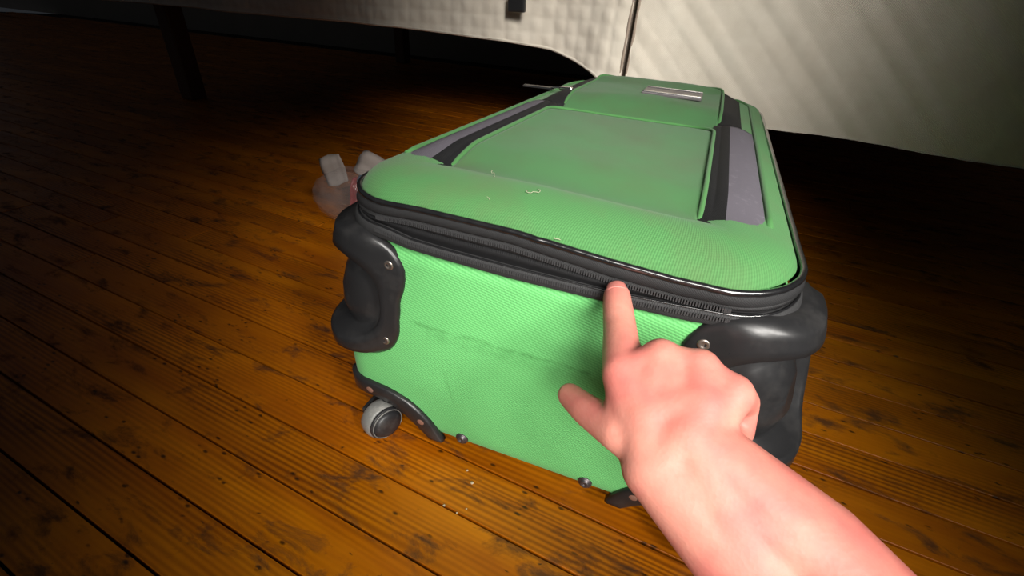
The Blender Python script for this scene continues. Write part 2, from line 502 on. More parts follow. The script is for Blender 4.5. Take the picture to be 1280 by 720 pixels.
# dark webbing strap hanging in front of the quilt
st = empty('strap', bedpt(-0.218, 0.045, 0.0), PL_ANG)
pts = [(0, 0, 0.62), (0, -0.004, 0.50), (0, -0.006, 0.42), (0, -0.006, 0.372)]
sv = []; sf = []
for p in pts:
    for dx, dy in ((-0.014, -0.0012), (0.014, -0.0012), (0.014, 0.0012), (-0.014, 0.0012)): sv.append((p[0] + dx, p[1] + dy, p[2]))
sf = grid_faces(4, 4, True) + [(0, 1, 2, 3), (15, 14, 13, 12)]
obj('webbing', sv, sf, M_strap, st, False, [(p[0], p[2]) for p in sv])
m = MB().box((0, -0.008, 0.364), (0.036, 0.010, 0.034))
bk = m.build('buckle', M_guard, st); bv = bk.modifiers.new('bevel', 'BEVEL'); bv.width = 0.003; bv.segments = 3
tag(st, 'short black strap with a square buckle hanging on the quilt', 'strap')

# ------------------------------------------------------------------ suitcase
SO = Vector((0.014738, 0.285003, 0)); SYAW = math.radians(-20.424)
case = empty('suitcase', SO, SYAW)
tag(case, 'green fabric suitcase with black corner guards lying flat on the wooden floor', 'suitcase')
TILT = 0.034
YB = 64.0
def aw(z): return float(np.interp(z, [2, 10, 16, 22, 26, 28], [18.7, 18.7, 18.1, 17.1, 16.2, 16.0]))
def rc(z): return float(np.interp(z, [2, 10, 22, 26], [3.0, 3.0, 4.4, 5.0]))
def yf(z): return float(np.interp(z, [2, 8, 15, 22, 26], [0.15, -0.15, -0.25, 0.0, 0.05]))
def S(q, z, inset=0.0):
    """outline point and outward normal at height z; q -5..5 runs round the case from the middle of the front"""
    a, R, y0 = aw(z) - inset, max(rc(z) - inset * 0.55, 1.0), yf(z) + inset
    yb = YB - inset
    s = -1 if q < 0 else 1; t = abs(q)
    if t <= 1: p = (t * (a - R), y0); n = (0, -1)
    elif t <= 2:
        w = (t - 1) * math.pi / 2
        p = (a - R + R * math.sin(w), y0 + R - R * math.cos(w)); n = (math.sin(w), -math.cos(w))
    elif t <= 3: p = (a, y0 + R + (t - 2) * (yb - y0 - 2 * R)); n = (1, 0)
    elif t <= 4:
        w = (t - 3) * math.pi / 2
        p = (a - R + R * math.cos(w), yb - R + R * math.sin(w)); n = (math.cos(w), math.sin(w))
    else: p = ((5 - t) * (a - R), yb); n = (0, 1)
    return (s * p[0], p[1]), (s * n[0], n[1])
def T(x, y, z): return (x / 100, y / 100, (z - TILT * y) / 100)
def q_of_x(x, z):
    return x / (aw(z) - rc(z))
def q_of_u(u, z):
    a, R = aw(z), rc(z); s = -1 if u < 0 else 1; t = abs(u)
    if t <= a - R: return s * t / (a - R)
    t -= a - R
    if t <= R * math.pi / 2: return s * (1 + t / (R * math.pi / 2))
    t -= R * math.pi / 2
    return s * (2 + t / (YB - yf(z) - 2 * R))
def u_of_q(q, z):
    a, R = aw(z), rc(z); s = -1 if q < 0 else 1; t = abs(q)
    L = [a - R, R * math.pi / 2, YB - yf(z) - 2 * R, R * math.pi / 2, a - R]
    u = 0
    for k in range(5):
        d = min(max(t - k, 0), 1); u += d * L[k]
    return s * u
qs = np.concatenate([np.linspace(0, 1, 31)[:-1], np.linspace(1, 2, 15)[:-1], np.linspace(2, 2.16, 13)[:-1], np.linspace(2.16, 3, 26)[:-1], np.linspace(3, 4, 11)[:-1], np.linspace(4, 5, 16)])
QS = np.concatenate([-qs[1:][::-1], qs])[1:]        # closed loop, -5 == 5
# corner guards: where they sit on the outline
GUC, GZC = 17.6, 17.0
def guard_out(th):
    """outline of the upper guard, polar about its middle"""
    cs = [(-5.2, 5.6), (-4.5, 6.3), (-5.3, 5.5), (-6.3, 4.7), (-7.1, 3.5), (-7.0, 2.2), (-6.3, 0.3), (-6.2, -1.6), (-6.1, -3.2), (-5.2, -4.9), (-3.5, -5.8), (-1.5, -5.8), (0, -5.6)]
    pts = [(-x, y) for x, y in ((0, 6.0), (-1.8, 6.1), (-3.4, 6.2))] + [(-x, y) for x, y in ((-4.9, 5.8), (-6.3, 4.8), (-7.1, 3.5), (-7.05, 2.2), (-6.4, 0.3), (-6.2, -1.6), (-6.0, -3.3), (-5.2, -4.9), (-3.5, -5.8), (-1.5, -5.7), (0, -5.5))]
    full = pts + [(-x, y) for x, y in pts[::-1][1:-1]]
    an = [math.atan2(y, x) for x, y in full]; rr = [math.hypot(x, y) for x, y in full]
    order = np.argsort(an)
    return float(np.interp(th, [an[i] for i in order], [rr[i] for i in order], period=2 * math.pi))
def bowl_r(th):
    c, s_ = abs(math.cos(th)), abs(math.sin(th)); p = 2.7
    return ((c / 4.7) ** p + (s_ / 4.0) ** p) ** (-1 / p)
def dent(u, z):
    du, dz = abs(u) - GUC, z - GZC
    r = math.hypot(du, dz)
    if r < 1e-6: return 3.2
    k = r / bowl_r(math.atan2(dz, du))
    return 3.2 * (1 - min(max((k - 0.85) / 0.4, 0), 1)) ** 0.7 if k < 1.25 else 0.0
zrows = [1.75, 2.0, 2.6, 3.4] + list(np.linspace(4.2, 21.4, 30)) + [22.2, 23.2, 24.2]
ins = {1.75: 1.3, 2.0: 0.55, 2.6: 0.12, 22.2: 0.5, 23.2: 0.9, 24.2: 1.0}
V = []; UV = []; nq = len(QS)
for z in zrows:
    for q in QS:
        p, n = S(q, z, ins.get(z, 0.0))
        u = u_of_q(q, z); d = dent(u, z)
        V.append(T(p[0] - n[0] * d, p[1] - n[1] * d, z)); UV.append((u / 100, z / 100))
F = grid_faces(len(zrows), nq, True)
F.append(tuple(range(nq))[::-1]); F.append(tuple((len(zrows) - 1) * nq + j for j in range(nq)))
body = obj('shell', V, F, M_face, case, True, UV)
fix_normals(body)
# wheel arches are cut out of the lower corners
arch_out = [(-18.9, 6.75), (-17.2, 6.95), (-15.5, 6.95), (-13.3, 6.6), (-11.6, 6.0), (-10.4, 5.15), (-9.1, 3.8), (-8.5, 2.7), (-8.0, 1.7)]
arch_in = [(-18.9, 5.2), (-17.0, 5.3), (-15.3, 5.25), (-13.5, 4.9), (-12.2, 4.2), (-11.1, 3.2), (-10.1, 2.3), (-9.5, 1.7)]
def smooth_poly(P, n=40):
    P = np.array(P, float); t = np.r_[0, np.cumsum(np.linalg.norm(np.diff(P, axis=0), axis=1))]
    tt = np.linspace(0, t[-1], n)
    xy = np.stack([np.interp(tt, t, P[:, 0]), np.interp(tt, t, P[:, 1])], 1)
    for _ in range(3):
        xy[1:-1] = 0.25 * xy[:-2] + 0.5 * xy[1:-1] + 0.25 * xy[2:]
    return xy
AO, AI = smooth_poly(arch_out), smooth_poly(arch_in)
for sg in (-1, 1):
    prof = [(-sg * x, z) for x, z in AI] + [(-sg * -9.5 if False else -sg * AI[-1][0], -2), (sg * 24, -2), (sg * 24, 5.2)]
    n = len(prof)
    v = [T(x, -3, z) for x, z in prof] + [T(x, 6.0, z) for x, z in prof]
    cu = obj('cutter', v, [tuple(range(n)), tuple(range(n, 2 * n))[::-1]] + [(i, (i + 1) % n, n + (i + 1) % n, n + i) for i in range(n)], M_guard, None, False)
    fix_normals(cu); cu.parent = case
    bpy.context.view_layer.update()
    md = body.modifiers.new('b', 'BOOLEAN'); md.object = cu; md.operation = 'DIFFERENCE'; md.solver = 'EXACT'
    dg = bpy.context.evaluated_depsgraph_get()
    nm = bpy.data.meshes.new_from_object(body.evaluated_get(dg))
    body.modifiers.clear(); body.data = nm; nm.name = 'shell'
    bpy.data.objects.remove(cu)
body['label'] = 'green twill shell'

def face_pt(x, z, off):
    q = q_of_u(x, z); p, n = S(q, z); return T(p[0] + n[0] * off, p[1] + n[1] * off, z)

def rivet(par, x, z, off, r, mat, name='rivet', solid=False):
    q = q_of_u(x, z); p, n = S(q, z); o = T(p[0] + n[0] * off, p[1] + n[1] * off, z)
    R = r / 100
    if solid: return MB().lathe([(R, -0.0006), (R, 0.0003), (R * 0.8, 0.0009), (R * 0.3, 0.0011)], o, (n[0], n[1], 0), 20).build(name, mat, par, True)
    return MB().lathe([(R, -0.0006), (R, 0.0004), (R * 0.86, 0.0010), (R * 0.55, 0.0012), (R * 0.42, 0.0006), (R * 0.2, 0.0006)], o, (n[0], n[1], 0), 20).build(name, mat, par, True)

for sg in (-1, 1):
    # ---- lower guard around the wheel arch
    n = len(AO); V = []; F = []
    for off_o, off_i in ((0.35, 0.35),):
        for (x, z) in AO: V.append(face_pt(sg * abs(x), z, -0.25))
        for (x, z) in AO: V.append(face_pt(sg * abs(x), z, 0.30))
        for k in range(n):
            x = AO[k][0] * 0.9 + AI[k][0] * 0.1; z = AO[k][1] * 0.9 + AI[k][1] * 0.1
            V.append(face_pt(sg * abs(x), z, 0.42))
        for k in range(n):
            x = AO[k][0] * 0.1 + AI[k][0] * 0.9; z = AO[k][1] * 0.1 + AI[k][1] * 0.9
            V.append(face_pt(sg * abs(x), z, 0.42))
        for (x, z) in AI: V.append(face_pt(sg * abs(x), z, 0.30))
    # liner of the wheel well
    for (x, z) in AI:
        V.append(T(sg * abs(x), 2.0, z - 0.05))
    for (x, z) in AI:
        V.append(T(sg * abs(x), 5.9, z - 0.08))
    F = grid_faces(7, n)
    b = 6 * n
    base = len(V)
    for (x, z) in AI: V.append(T(sg * abs(x), 5.9, 1.6))
    F += [(b + i, b + i + 1, base + i + 1, base + i) for i in range(n - 1)]
    g = obj('wheel_guard', V, F, M_guard, case, True); fix_normals(g)
    sm = g.modifiers.new('w', 'SOLIDIFY'); sm.thickness = 0.0008
    for (x, z) in ((-15.5, 6.05), (-10.15, 3.8)): rivet(g, sg * abs(x), z, 0.42, 0.42, M_copper, solid=True)
    # ---- upper guard with its scooped recess
    NT = 72; V = []; rows = []
    spec = [('b', 0.0, 0.35), ('b', 0.4, 0.2), ('b', 0.7, -0.2), ('b', 0.86, -0.5), ('b', 0.93, -0.45), ('b', 1.0, 0.2), ('b', 1.05, 0.5),
            ('m', 0.3, 0.50), ('m', 0.6, 0.45), ('m', 0.88, 0.42), ('o', 0.97, 0.34), ('o', 1.0, 0.18), ('o', 1.0, -0.3)]
    for kind, kf, off in spec:
        for i in range(NT):
            th = 2 * math.pi * i / NT - math.pi
            rb, ro = bowl_r(th), guard_out(th)
            r = rb * kf if kind == 'b' else (ro * kf if kind == 'o' else rb * 1.05 + (ro * 0.97 - rb * 1.05) * kf)
            u = GUC + r * math.cos(th); z = GZC + r * math.sin(th)
            # in face coordinates the inner side has the smaller |u|
            q = q_of_u(sg * u, z); p, nn = S(q, z)
            ex = min(max((u - 12.0) / 4.5, 0), 1) * min(max((30 - u) / 4.5, 0), 1)
            oo = off + 1.3 * ex * (1.0 if (kind == 'm' or (kind == 'b' and kf >= 0.95)) else (0.55 if kind == 'o' and off > 0 else 0.3))
            V.append(T(p[0] + nn[0] * oo, p[1] + nn[1] * oo, z))
    F = grid_faces(len(spec), NT, True)
    g = obj('corner_guard', V, F, M_guard, case, True); fix_normals(g)
    for (u, z) in ((11.7, 20.7), (12.7, 13.2), (16.4, 12.1), (22.4, 13.2), (23.4, 20.7)):
        ex = min(max((u - 12.0) / 4.5, 0), 1) * min(max((30 - u) / 4.5, 0), 1)
        rivet(g, sg * u, z, 0.40 + 1.12 * ex, 0.42, M_steel)
    # ---- wheel
    w = empty('wheel', (0, 0, 0)); w.parent = case
    cx, cy, cz = sg * 14.6, -0.3, 2.02
    org = T(cx, cy, cz + TILT * cy)
    wax = Vector((-sg * 0.92, -0.40, 0.02)).normalized()
    wm = MB().lathe([(0.0140, -0.0125), (0.0172, -0.0125), (0.0192, -0.0105), (0.0201, -0.0065), (0.0202, -0.003), (0.0200, 0.000), (0.0190, 0.0030), (0.0176, 0.0042), (0.0140, 0.0042)], org, wax, 44)
    tyre = wm.build('tyre', M_tyre, w, True)
    MB().lathe([(0.0178, 0.0), (0.0178, 0.0062), (0.0172, 0.0070), (0.0160, 0.0070), (0.0156, 0.0050), (0.0150, 0.0050), (0.0146, 0.0085), (0.0128, 0.0108), (0.0080, 0.0122), (0.0030, 0.0126)], org, wax, 40).build('hub', M_hub, w, True)
    MB().lathe([(0.0130, 0.006), (0.0130, 0.0130), (0.0080, 0.0138), (0.0030, 0.0138)], org, -wax, 32).build('hub', M_hub, w, True)
    ring_pts = []
    uu = wax.orthogonal().normalized(); vv = wax.cross(uu)
    for k in range(40):
        a = k * 2 * math.pi / 40; ring_pts.append(Vector(org) + wax * 0.0074 + (uu * math.cos(a) + vv * math.sin(a)) * 0.0160)
    MB().tube(ring_pts, 0.0006, 6, closed=True).build('hub_ring', M_tyre, w, True)
    m = MB()
    for s2 in (-1, 1):
        if s2 == -sg: m.box(T(cx + sg * 0.2, 2.9, 3.6), (0.046, 0.022, 0.030)); m.box(T(cx - sg * 0.9, 1.6, 4.3), (0.026, 0.026, 0.008)); m.box(T(cx + sg * 1.9, 1.2, cz + 0.5), (0.004, 0.040, 0.016))
    fk = m.build('wheel_bracket', M_guard, w)
    bv = fk.modifiers.new('b', 'BEVEL'); bv.width = 0.0012; bv.segments = 2

# ---- bolts along the lower edge of the face
for x in (-6.0, 6.0):
    p = T(x, yf(3) - 0.0, 2.95)
    MB().lathe([(0.0062, -0.001), (0.0062, 0.0008), (0.0056, 0.0016), (0.0044, 0.0018), (0.0042, 0.0030), (0.0034, 0.0036), (0.0018, 0.0036), (0.0012, 0.0024)], p, (0, -1, 0), 28).build('bolt', M_bolt, case, True)

# ---- zip bands round the case
def qtab(xs, zs, side_l, side_r, back):
    """z along the outline: table over x on the front, then constant on the sides"""
    def fn(q):
        a = 11.6
        if abs(q) <= 1: return float(np.interp(q * a, xs, zs))
        e = zs[0] if q < 0 else zs[-1]; sd = side_l if q < 0 else side_r
        t = abs(q)
        if t <= 2: k = (t - 1); return e + (sd - e) * k * k * (3 - 2 * k)
        if t <= 3: return sd + (back - sd) * (t - 2)
        return back
    return fn
z_lo = qtab([-12, -11, -9.4, -6.7, -1.6, 4.8, 9.5, 12], [22.85, 22.7, 22.4, 22.2, 21.95, 21.9, 21.95, 22.2], 23.4, 22.8, 23.2)
z_l2 = qtab([-12, -11, -9.3, -6.7, -1.6, 5.2, 9.3, 12], [23.75, 23.6, 23.2, 23.0, 22.8, 22.65, 22.85, 23.0], 24.1, 23.6, 24.0)
z_up = qtab([-12, -9.2, -1.7, 5.0, 9.2, 12], [24.8, 24.9, 24.7, 23.9, 23.65, 23.7], 24.8, 24.2, 24.6)
z_pi = qtab([-12, -9.1, -1.7, 4.9, 9.0, 12], [25.75, 25.8, 25.6, 24.95, 24.65, 24.6], 25.9, 25.0, 25.6)
def band(name, prof, mat, parent=None):
    """prof: list of (function of q giving z, outward offset)"""
    V = []; UV = []
    for k, (zf, off) in enumerate(prof):
        for q in QS:
            z = zf(q); p, n = S(q, z)
            V.append(T(p[0] + n[0] * off, p[1] + n[1] * off, z)); UV.append((u_of_q(q, z) / 100, z / 100 + off / 100))
    return obj(name, V, grid_faces(len(prof), len(QS), True), mat, parent or case, True, UV)
def mixz(f, g, t): return lambda q: f(q) * (1 - t) + g(q) * t
def addz(f, d): return lambda q: f(q) + d
b1 = band('zip_tape', [(z_lo, -0.3), (addz(z_lo, 0.02), 0.16), (addz(z_lo, 0.08), 0.22), (mixz(z_lo, z_l2, 0.55), 0.24), (addz(z_l2, -0.10), 0.22), (addz(z_l2, 0.0), 0.12), (addz(z_l2, 0.02), -0.35)], M_tape)
b2 = band('expander_gusset', [(addz(z_l2, -0.1), -0.30), (addz(z_l2, 0.12), -0.25), (mixz(z_l2, z_up, 0.25), -0.05), (mixz(z_l2, z_up, 0.45), 0.02), (mixz(z_l2, z_up, 0.6), -0.22), (mixz(z_l2, z_up, 0.8), -0.10), (addz(z_up, -0.05), -0.30)], M_gus)
b3 = band('zip_tape', [(mixz(z_l2, z_up, 0.58), -0.28), (mixz(z_l2, z_up, 0.62), 0.08), (addz(z_up, -0.30), 0.12), (addz(z_up, -0.04), 0.05), (addz(z_up, 0.02), -0.2)], M_tape)
b4 = band('lid_edge_band', [(addz(z_up, 0.0), -0.25), (addz(z_up, 0.02), 0.20), (addz(z_up, 0.10), 0.30), (mixz(z_up, z_pi, 0.5), 0.30), (addz(z_pi, -0.14), 0.22), (addz(z_pi, 0.05), 0.0)], M_bind)
def path(zf, off, qq=None, jog=None):
    out = []
    for q in (QS if qq is None else qq):
        z = zf(q); p, n = S(q, z)
        o = off + (jog(q) if jog else 0)
        out.append(T(p[0] + n[0] * o, p[1] + n[1] * o, z))
    return out
MB().tube(path(z_pi, 0.16, None, lambda q: 0.10 * math.exp(-((q - 0.01) / 0.02) ** 2) + 0.015 * math.sin(q * 60)), 0.0023, 10, closed=True).build('lid_piping', M_pipe, case, True)
MB().tube(path(addz(z_l2, 0.03), 0.05), 0.0009, 6, closed=True).build('seam_cord', M_pipe, case, True)
def coil(zf, off, parent):
    m = MB()
    for x in np.arange(-13.0, 13.0, 0.17):
        z = zf(q_of_x(x, 23)); q = q_of_x(x, z); p, n = S(q, z)
        for dz in (-0.075, 0.075):
            m.box(T(p[0] + n[0] * off, p[1] + n[1] * off, z + dz), (0.0009, 0.0012, 0.0014))
    o = m.build('zip_coil', M_teeth, parent); o['kind'] = 'stuff'; return o
coil(mixz(z_lo, z_l2, 0.66), 0.28, b1)
coil(addz(z_up, -0.36), 0.16, b3)

# ---- lid
lid_prof = [(0.0, 0.02), (0.1, 0.30), (0.35, 0.68), (0.8, 1.05), (1.4, 1.34), (2.2, 1.58), (3.1, 1.74), (4.0, 1.82), (4.7, 1.80), (5.3, 1.66), (6.2, 1.36), (7.6, 1.06), (9.0, 0.95), (13, 0.92)]
def lid_z(x, y):                                   # height of the lid where the pockets lie (before the tilt)
    xr = min(max(x, -16), 16)
    base = float(np.interp(xr, [-16, -9, -1.7, 4.9, 9, 16], [25.85, 25.8, 25.6, 25.1, 24.85, 24.8]))
    base2 = float(np.interp(xr, [-16, 16], [25.75, 25.15]))
    k = min(max(y / 30, 0), 1)
    d = min(aw(26) - abs(x), y, YB - y)
    return base * (1 - k) + base2 * k + float(np.interp(d, [p[0] for p in lid_prof], [p[1] for p in lid_prof]))
V = []; UV = []
for d, dz in lid_prof:
    for q in QS:
        z0 = z_pi(q); p, n = S(q, 26, d)
        # towards the middle the lid evens out
        z = (z0 + dz) if d < 0.5 else lid_z(p[0], p[1])
        if 0.5 <= d < 3: k = (d - 0.5) / 2.5; z = (z0 + dz) * (1 - k) + z * k
        V.append(T(p[0], p[1], z)); UV.append((u_of_q(q, 26) / 100, d / 100))
F = grid_faces(len(lid_prof), len(QS), True)
F.append(tuple((len(lid_prof) - 1) * len(QS) + j for j in range(len(QS))))
lid = obj('lid', V, F, M_lip, case, True, UV); lid['label'] = 'green twill lid with a rounded front lip'

def rrect(x0, x1, y0, y1, rn, rf, n=10):
    """rounded rectangle, near corners radius rn, far corners radius rf"""
    P = []
    for (cx, cy, r, a0) in ((x1 - rn, y0 + rn, rn, -90), (x1 - rf, y1 - rf, rf, 0), (x0 + rf, y1 - rf, rf, 90), (x0 + rn, y0 + rn, rn, 180)):
        for k in range(n + 1):
            a = math.radians(a0 + 90 * k / n); P.append((cx + r * math.cos(a), cy + r * math.sin(a)))
    # resample evenly
    P = np.array(P + [P[0]]); t = np.r_[0, np.cumsum(np.linalg.norm(np.diff(P, axis=0), axis=1))]
    tt = np.linspace(0, t[-1], 121)[:-1]
    return np.stack([np.interp(tt, t, P[:, 0]), np.interp(tt, t, P[:, 1])], 1)
def ring(P, k, cx, cy): return [(cx + (x - cx) * k, cy + (y - cy) * k) for x, y in P]
def sstep(t): t = min(max(t, 0), 1); return t * t * (3 - 2 * t)
def hs1(y): return -0.12 + 1.12 * sstep((y - 4.9) / 7.0)
def hs2(y): return 0.05 + 0.95 * sstep((y - 36.0) / 8.0)
def pillow(name, P, h_edge, h_mid, mat, hs):
    cx, cy = P.mean(0); V = []; UV = []
    ks = [1.0, 0.995, 0.97, 0.92, 0.84, 0.72, 0.58, 0.42, 0.25, 0.1]
    for i, k in enumerate(ks):
        for x, y in ring(P, k, cx, cy):
            g = 1 - ((k - 0.1) / 0.9) ** 3
            wr = 0.10 * math.sin(x * 0.7 + y * 0.3) * math.sin(y * 0.45 - x * 0.2) * (1 - k)
            hh = -0.15 if i == 0 else (h_edge + (h_mid - h_edge) * g) * hs(y) + wr
            V.append(T(x, y, lid_z(x, y) + hh)); UV.append((x / 100, y / 100))
    n = len(P); F = grid_faces(len(ks), n, True); F.append(tuple((len(ks) - 1) * n + j for j in range(n)))
    return obj(name, V, F, mat, case, True, UV)
def edge_strip(name, prof, ys, hs, mat, sg):
    """strip along one side of a pocket; prof: (x, height)"""
    V = []; UV = []; ny = len(ys)
    for k, (x, h) in enumerate(prof):
        for i, y in enumerate(ys):
            hh = h * hs(y) if 0 < i < ny - 1 else min(h, -0.1)
            V.append(T(sg * x, y, lid_z(sg * x, y) + hh)); UV.append((y / 100, x / 100))
    return obj(name, V, grid_faces(len(prof), ny), mat, case, True, UV)
def piping(P, h, hs, r, y_min, tail=0.0):
    """tube round the pocket edge, left open across the near side"""
    n = len(P); st = next(i for i in range(n) if P[i][1] <= y_min and P[(i + 1) % n][1] > y_min)
    pts = []
    for i in range(1, n + 1):
        x, y = P[(st + i) % n]
        if y <= y_min: break
        pts.append(T(x, y, lid_z(x, y) + h * hs(y) - (0.45 * (1 - (y - y_min) / 1.6) if y < y_min + 1.6 else 0)))
    MB().tube(pts, r, 8).build('pocket_piping', M_gpipe, case, True)
one = lambda y: 1.0
P_out = rrect(-14.3, 14.3, 5.0, 62.5, 1.2, 6.0)
piping(P_out, 0.10, one, 0.0025, 6.0)
# front pocket
P1c = rrect(-9.75, 9.75, 5.1, 34.6, 0.6, 3.2)
ysl = np.r_[5.4, np.linspace(5.5, 36.0, 42), 36.1]
for sg in (-1, 1):
    edge_strip('pocket_gusset', [(14.1, -0.1), (14.0, 0.10), (13.0, 0.34), (12.2, 0.46), (11.4, 0.52)], ysl, hs1, M_mesh, sg)
    edge_strip('pocket_zip', [(11.4, 0.52), (11.2, 0.60), (10.6, 0.66), (10.5, 0.60), (10.4, 0.70), (9.7, 0.80), (9.4, 0.2)], ysl, hs1, M_gus, sg)
piping(P1c, 0.92, hs1, 0.0021, 5.8)
pillow('front_pocket', np.array(ring(P1c, 0.99, 0, 20.3)), 0.85, 1.10, M_pocket, hs1)
# upper pocket
P2b = rrect(-9.7, 10.2, 35.6, 62.6, 2.4, 5.0)
ys2 = np.r_[37.9, np.linspace(38, 59.0, 24), 59.1]
for sg in (-1, 1):
    edge_strip('pocket_gusset', [(12.9, -0.1), (12.8, 0.15), (11.4, 0.75), (10.2, 1.30), (9.6, 1.2)], ys2, hs2, M_gus, sg)
piping(P2b, 1.50, hs2, 0.0021, 38.5)
pillow('upper_pocket', np.array(ring(P2b, 0.99, 0.25, 49.1)), 1.45, 2.2, M_pocket, hs2)
# nameplate
x0, x1, y0, y1 = -0.7, 7.4, 46.6, 52.2
def plate_pt(x, y, h): return T(x, y, lid_z(x, y) + 2.25 + h)
def slab(xa, xb, ya, yb, h0, h1, name, mat, par=None):
    V = [plate_pt(x, y, h) for h in (h0, h1) for x, y in ((xa, ya), (xb, ya), (xb, yb), (xa, yb))]
    o = obj(name, V, [(3, 2, 1, 0), (4, 5, 6, 7)] + [(i, (i + 1) % 4, 4 + (i + 1) % 4, 4 + i) for i in range(4)], mat, par or case, False)
    bv = o.modifiers.new('b', 'BEVEL'); bv.width = 0.0008; bv.segments = 2
    return o
npl = slab(x0, x1, y0, y1, -0.15, 0.25, 'nameplate', M_plate)
slab(x0 + 0.1, x1 - 0.1, y0 + 0.1, y0 + 0.6, 0.25, 0.40, 'plate_rim', M_chrome, npl)
slab(x0 + 0.1, x1 - 0.1, y0 + 0.95, y0 + 1.25, 0.25, 0.33, 'plate_rim', M_chrome, npl)
slab(x0 + 0.1, x1 - 0.1, y1 - 0.5, y1 - 0.1, 0.25, 0.40, 'plate_rim', M_chrome, npl)
# zip slider with its pull, at the left edge of the upper pocket
zp = lid_z(-12.4, 46) + 0.75
pu = MB().box(T(-11.6, 46, zp), (0.020, 0.009, 0.005)).build('zip_slider', M_chrome, case)
bv = pu.modifiers.new('b', 'BEVEL'); bv.width = 0.0018; bv.segments = 2
m = MB()
m.tube([T(-12.4, 46.3, zp + 0.05), T(-13.6, 46.6, zp), T(-13.6, 45.4, zp), T(-12.4, 45.7, zp + 0.05)], 0.0008, 6, closed=True)
m.box(T(-15.9, 45.9, zp - 0.15), (0.045, 0.010, 0.0022))
pt = m.build('pull_tab', M_guard, pu)

# ------------------------------------------------------------------ lint and crumbs
M_lint = Mat('pale_lint', srgb(172, 172, 146), 0.9).m
def lint(px, py, seed, size, label):
    r = random.Random(seed)
    # find the lid surface under this spot
    best = None
    for k in range(400):
        d = 25 + k * 0.15; w = at(px, py, d)
        l = Matrix.Rotation(-SYAW, 3, 'Z') @ (w - SO) * 100
        zt = lid_z(l.x, l.y) - TILT * l.y + (1.0 if 8.4 < l.y < 31 else 0)
        if l.z <= zt: best = (l.x, l.y, zt + 0.05); break
    pts = []; a = r.uniform(0, 6)
    x, y, z = best
    for i in range(12):
        pts.append((x / 100, y / 100, z / 100 + abs(math.sin(i * 0.9)) * 0.0006)); a += r.uniform(-0.9, 1.1)
        x += math.cos(a) * size; y += math.sin(a) * size
    m = MB(); m.tube([Vector(p) - Vector(pts[0]) for p in pts], 0.00022, 5)
    o = m.build('lint', M_lint, None, True)
    R = Matrix.Rotation(SYAW, 3, 'Z'); o.location = SO + R @ Vector(pts[0]); o.rotation_euler = (0, 0, SYAW)
    tag(o, label, 'lint', 'lint on the lid')
lint(617, 223, 1, 0.16, 'curled pale hair lying on the front pocket of the suitcase')
lint(660, 240, 5, 0.20, 'long frayed white thread where the front pocket meets the lip')
lint(612, 252, 9, 0.05, 'small round white fluff ball on the lid lip')
lint(700, 305, 12, 0.12, 'fine pale thread lying just above the black piping')
M_crumb = Mat('white_plaster_crumb', srgb(190, 172, 146), 0.9).m
def floor_at(px, py):
    d = ray(px, py); return CAM + d * (-CAM.z / d.z)
for i, (px, py, s, lab) in enumerate(((590, 604, 2.4, 'largest white crumb on the floorboards below the suitcase'), (584, 588, 1.6, 'small pale flake on the floorboards just below the suitcase edge'),
                                      (555, 632, 1.8, 'white crumb in the joint between two floorboards'), (571, 641, 1.2, 'tiny white speck beside the joint between two floorboards'),
                                      (583, 636, 1.3, 'pale splinter flake in the middle of a floorboard'))):
    p = floor_at(px, py); r = random.Random(i)
    bm = bmesh.new(); bmesh.ops.create_icosphere(bm, subdivisions=2, radius=s / 1600)
    for v in bm.verts: v.co *= r.uniform(0.65, 1.2); v.co.z *= 0.6
    me = bpy.data.meshes.new('crumb'); bm.to_mesh(me); bm.free(); me.materials.append(M_crumb)
    zmin = min(v.co.z for v in me.vertices)
    o = bpy.data.objects.new('crumb', me); col.objects.link(o); o.location = (p.x, p.y, -zmin - 0.0004)
    tag(o, lab, 'crumb', 'crumbs on the floor')

# ------------------------------------------------------------------ crumpled plastic packaging on the floor behind the case
def crumple(name, mat, parent, c, rx, ry, rz, seed, jag=0.35, sub=3):
    r = random.Random(seed)
    bm = bmesh.new(); bmesh.ops.create_icosphere(bm, subdivisions=sub, radius=1)
    dirs = [Vector((r.gauss(0, 1), r.gauss(0, 1), r.gauss(0, 1))).normalized() for _ in range(16)]
    amp = [r.uniform(-jag, jag) for _ in dirs]
    for v in bm.verts:
        n = v.co.normalized(); k = 1.0
        for d, a in zip(dirs, amp): k += a * max(0, n.dot(d)) ** 5
        v.co = Vector((n.x * k * rx + c[0], n.y * k * ry + c[1], max(n.z * k * rz + c[2], 0.0)))
    me = bpy.data.meshes.new(name); bm.to_mesh(me); bm.free(); me.materials.append(mat)
    o = bpy.data.objects.new(name, me); col.objects.link(o); o.parent = parent
    return o
mp = Mat('clear_crumpled_plastic', (0.30, 0.28, 0.28, 1), 0.08)
mp.b.inputs['Alpha'].default_value = 0.16
M_clear = mp.m
M_blue = Mat('blue_print', srgb(36, 70, 92), 0.5).m
M_red = Mat('red_print', srgb(120, 22, 26), 0.5).m
M_grey = Mat('grey_card', srgb(132, 122, 116), 0.8).m
pk = empty('plastic_packaging', floor_at(442, 277))
crumple('plastic_film', M_clear, pk, (0.006, 0, 0.058), 0.058, 0.05, 0.066, 8, 0.45, 3)
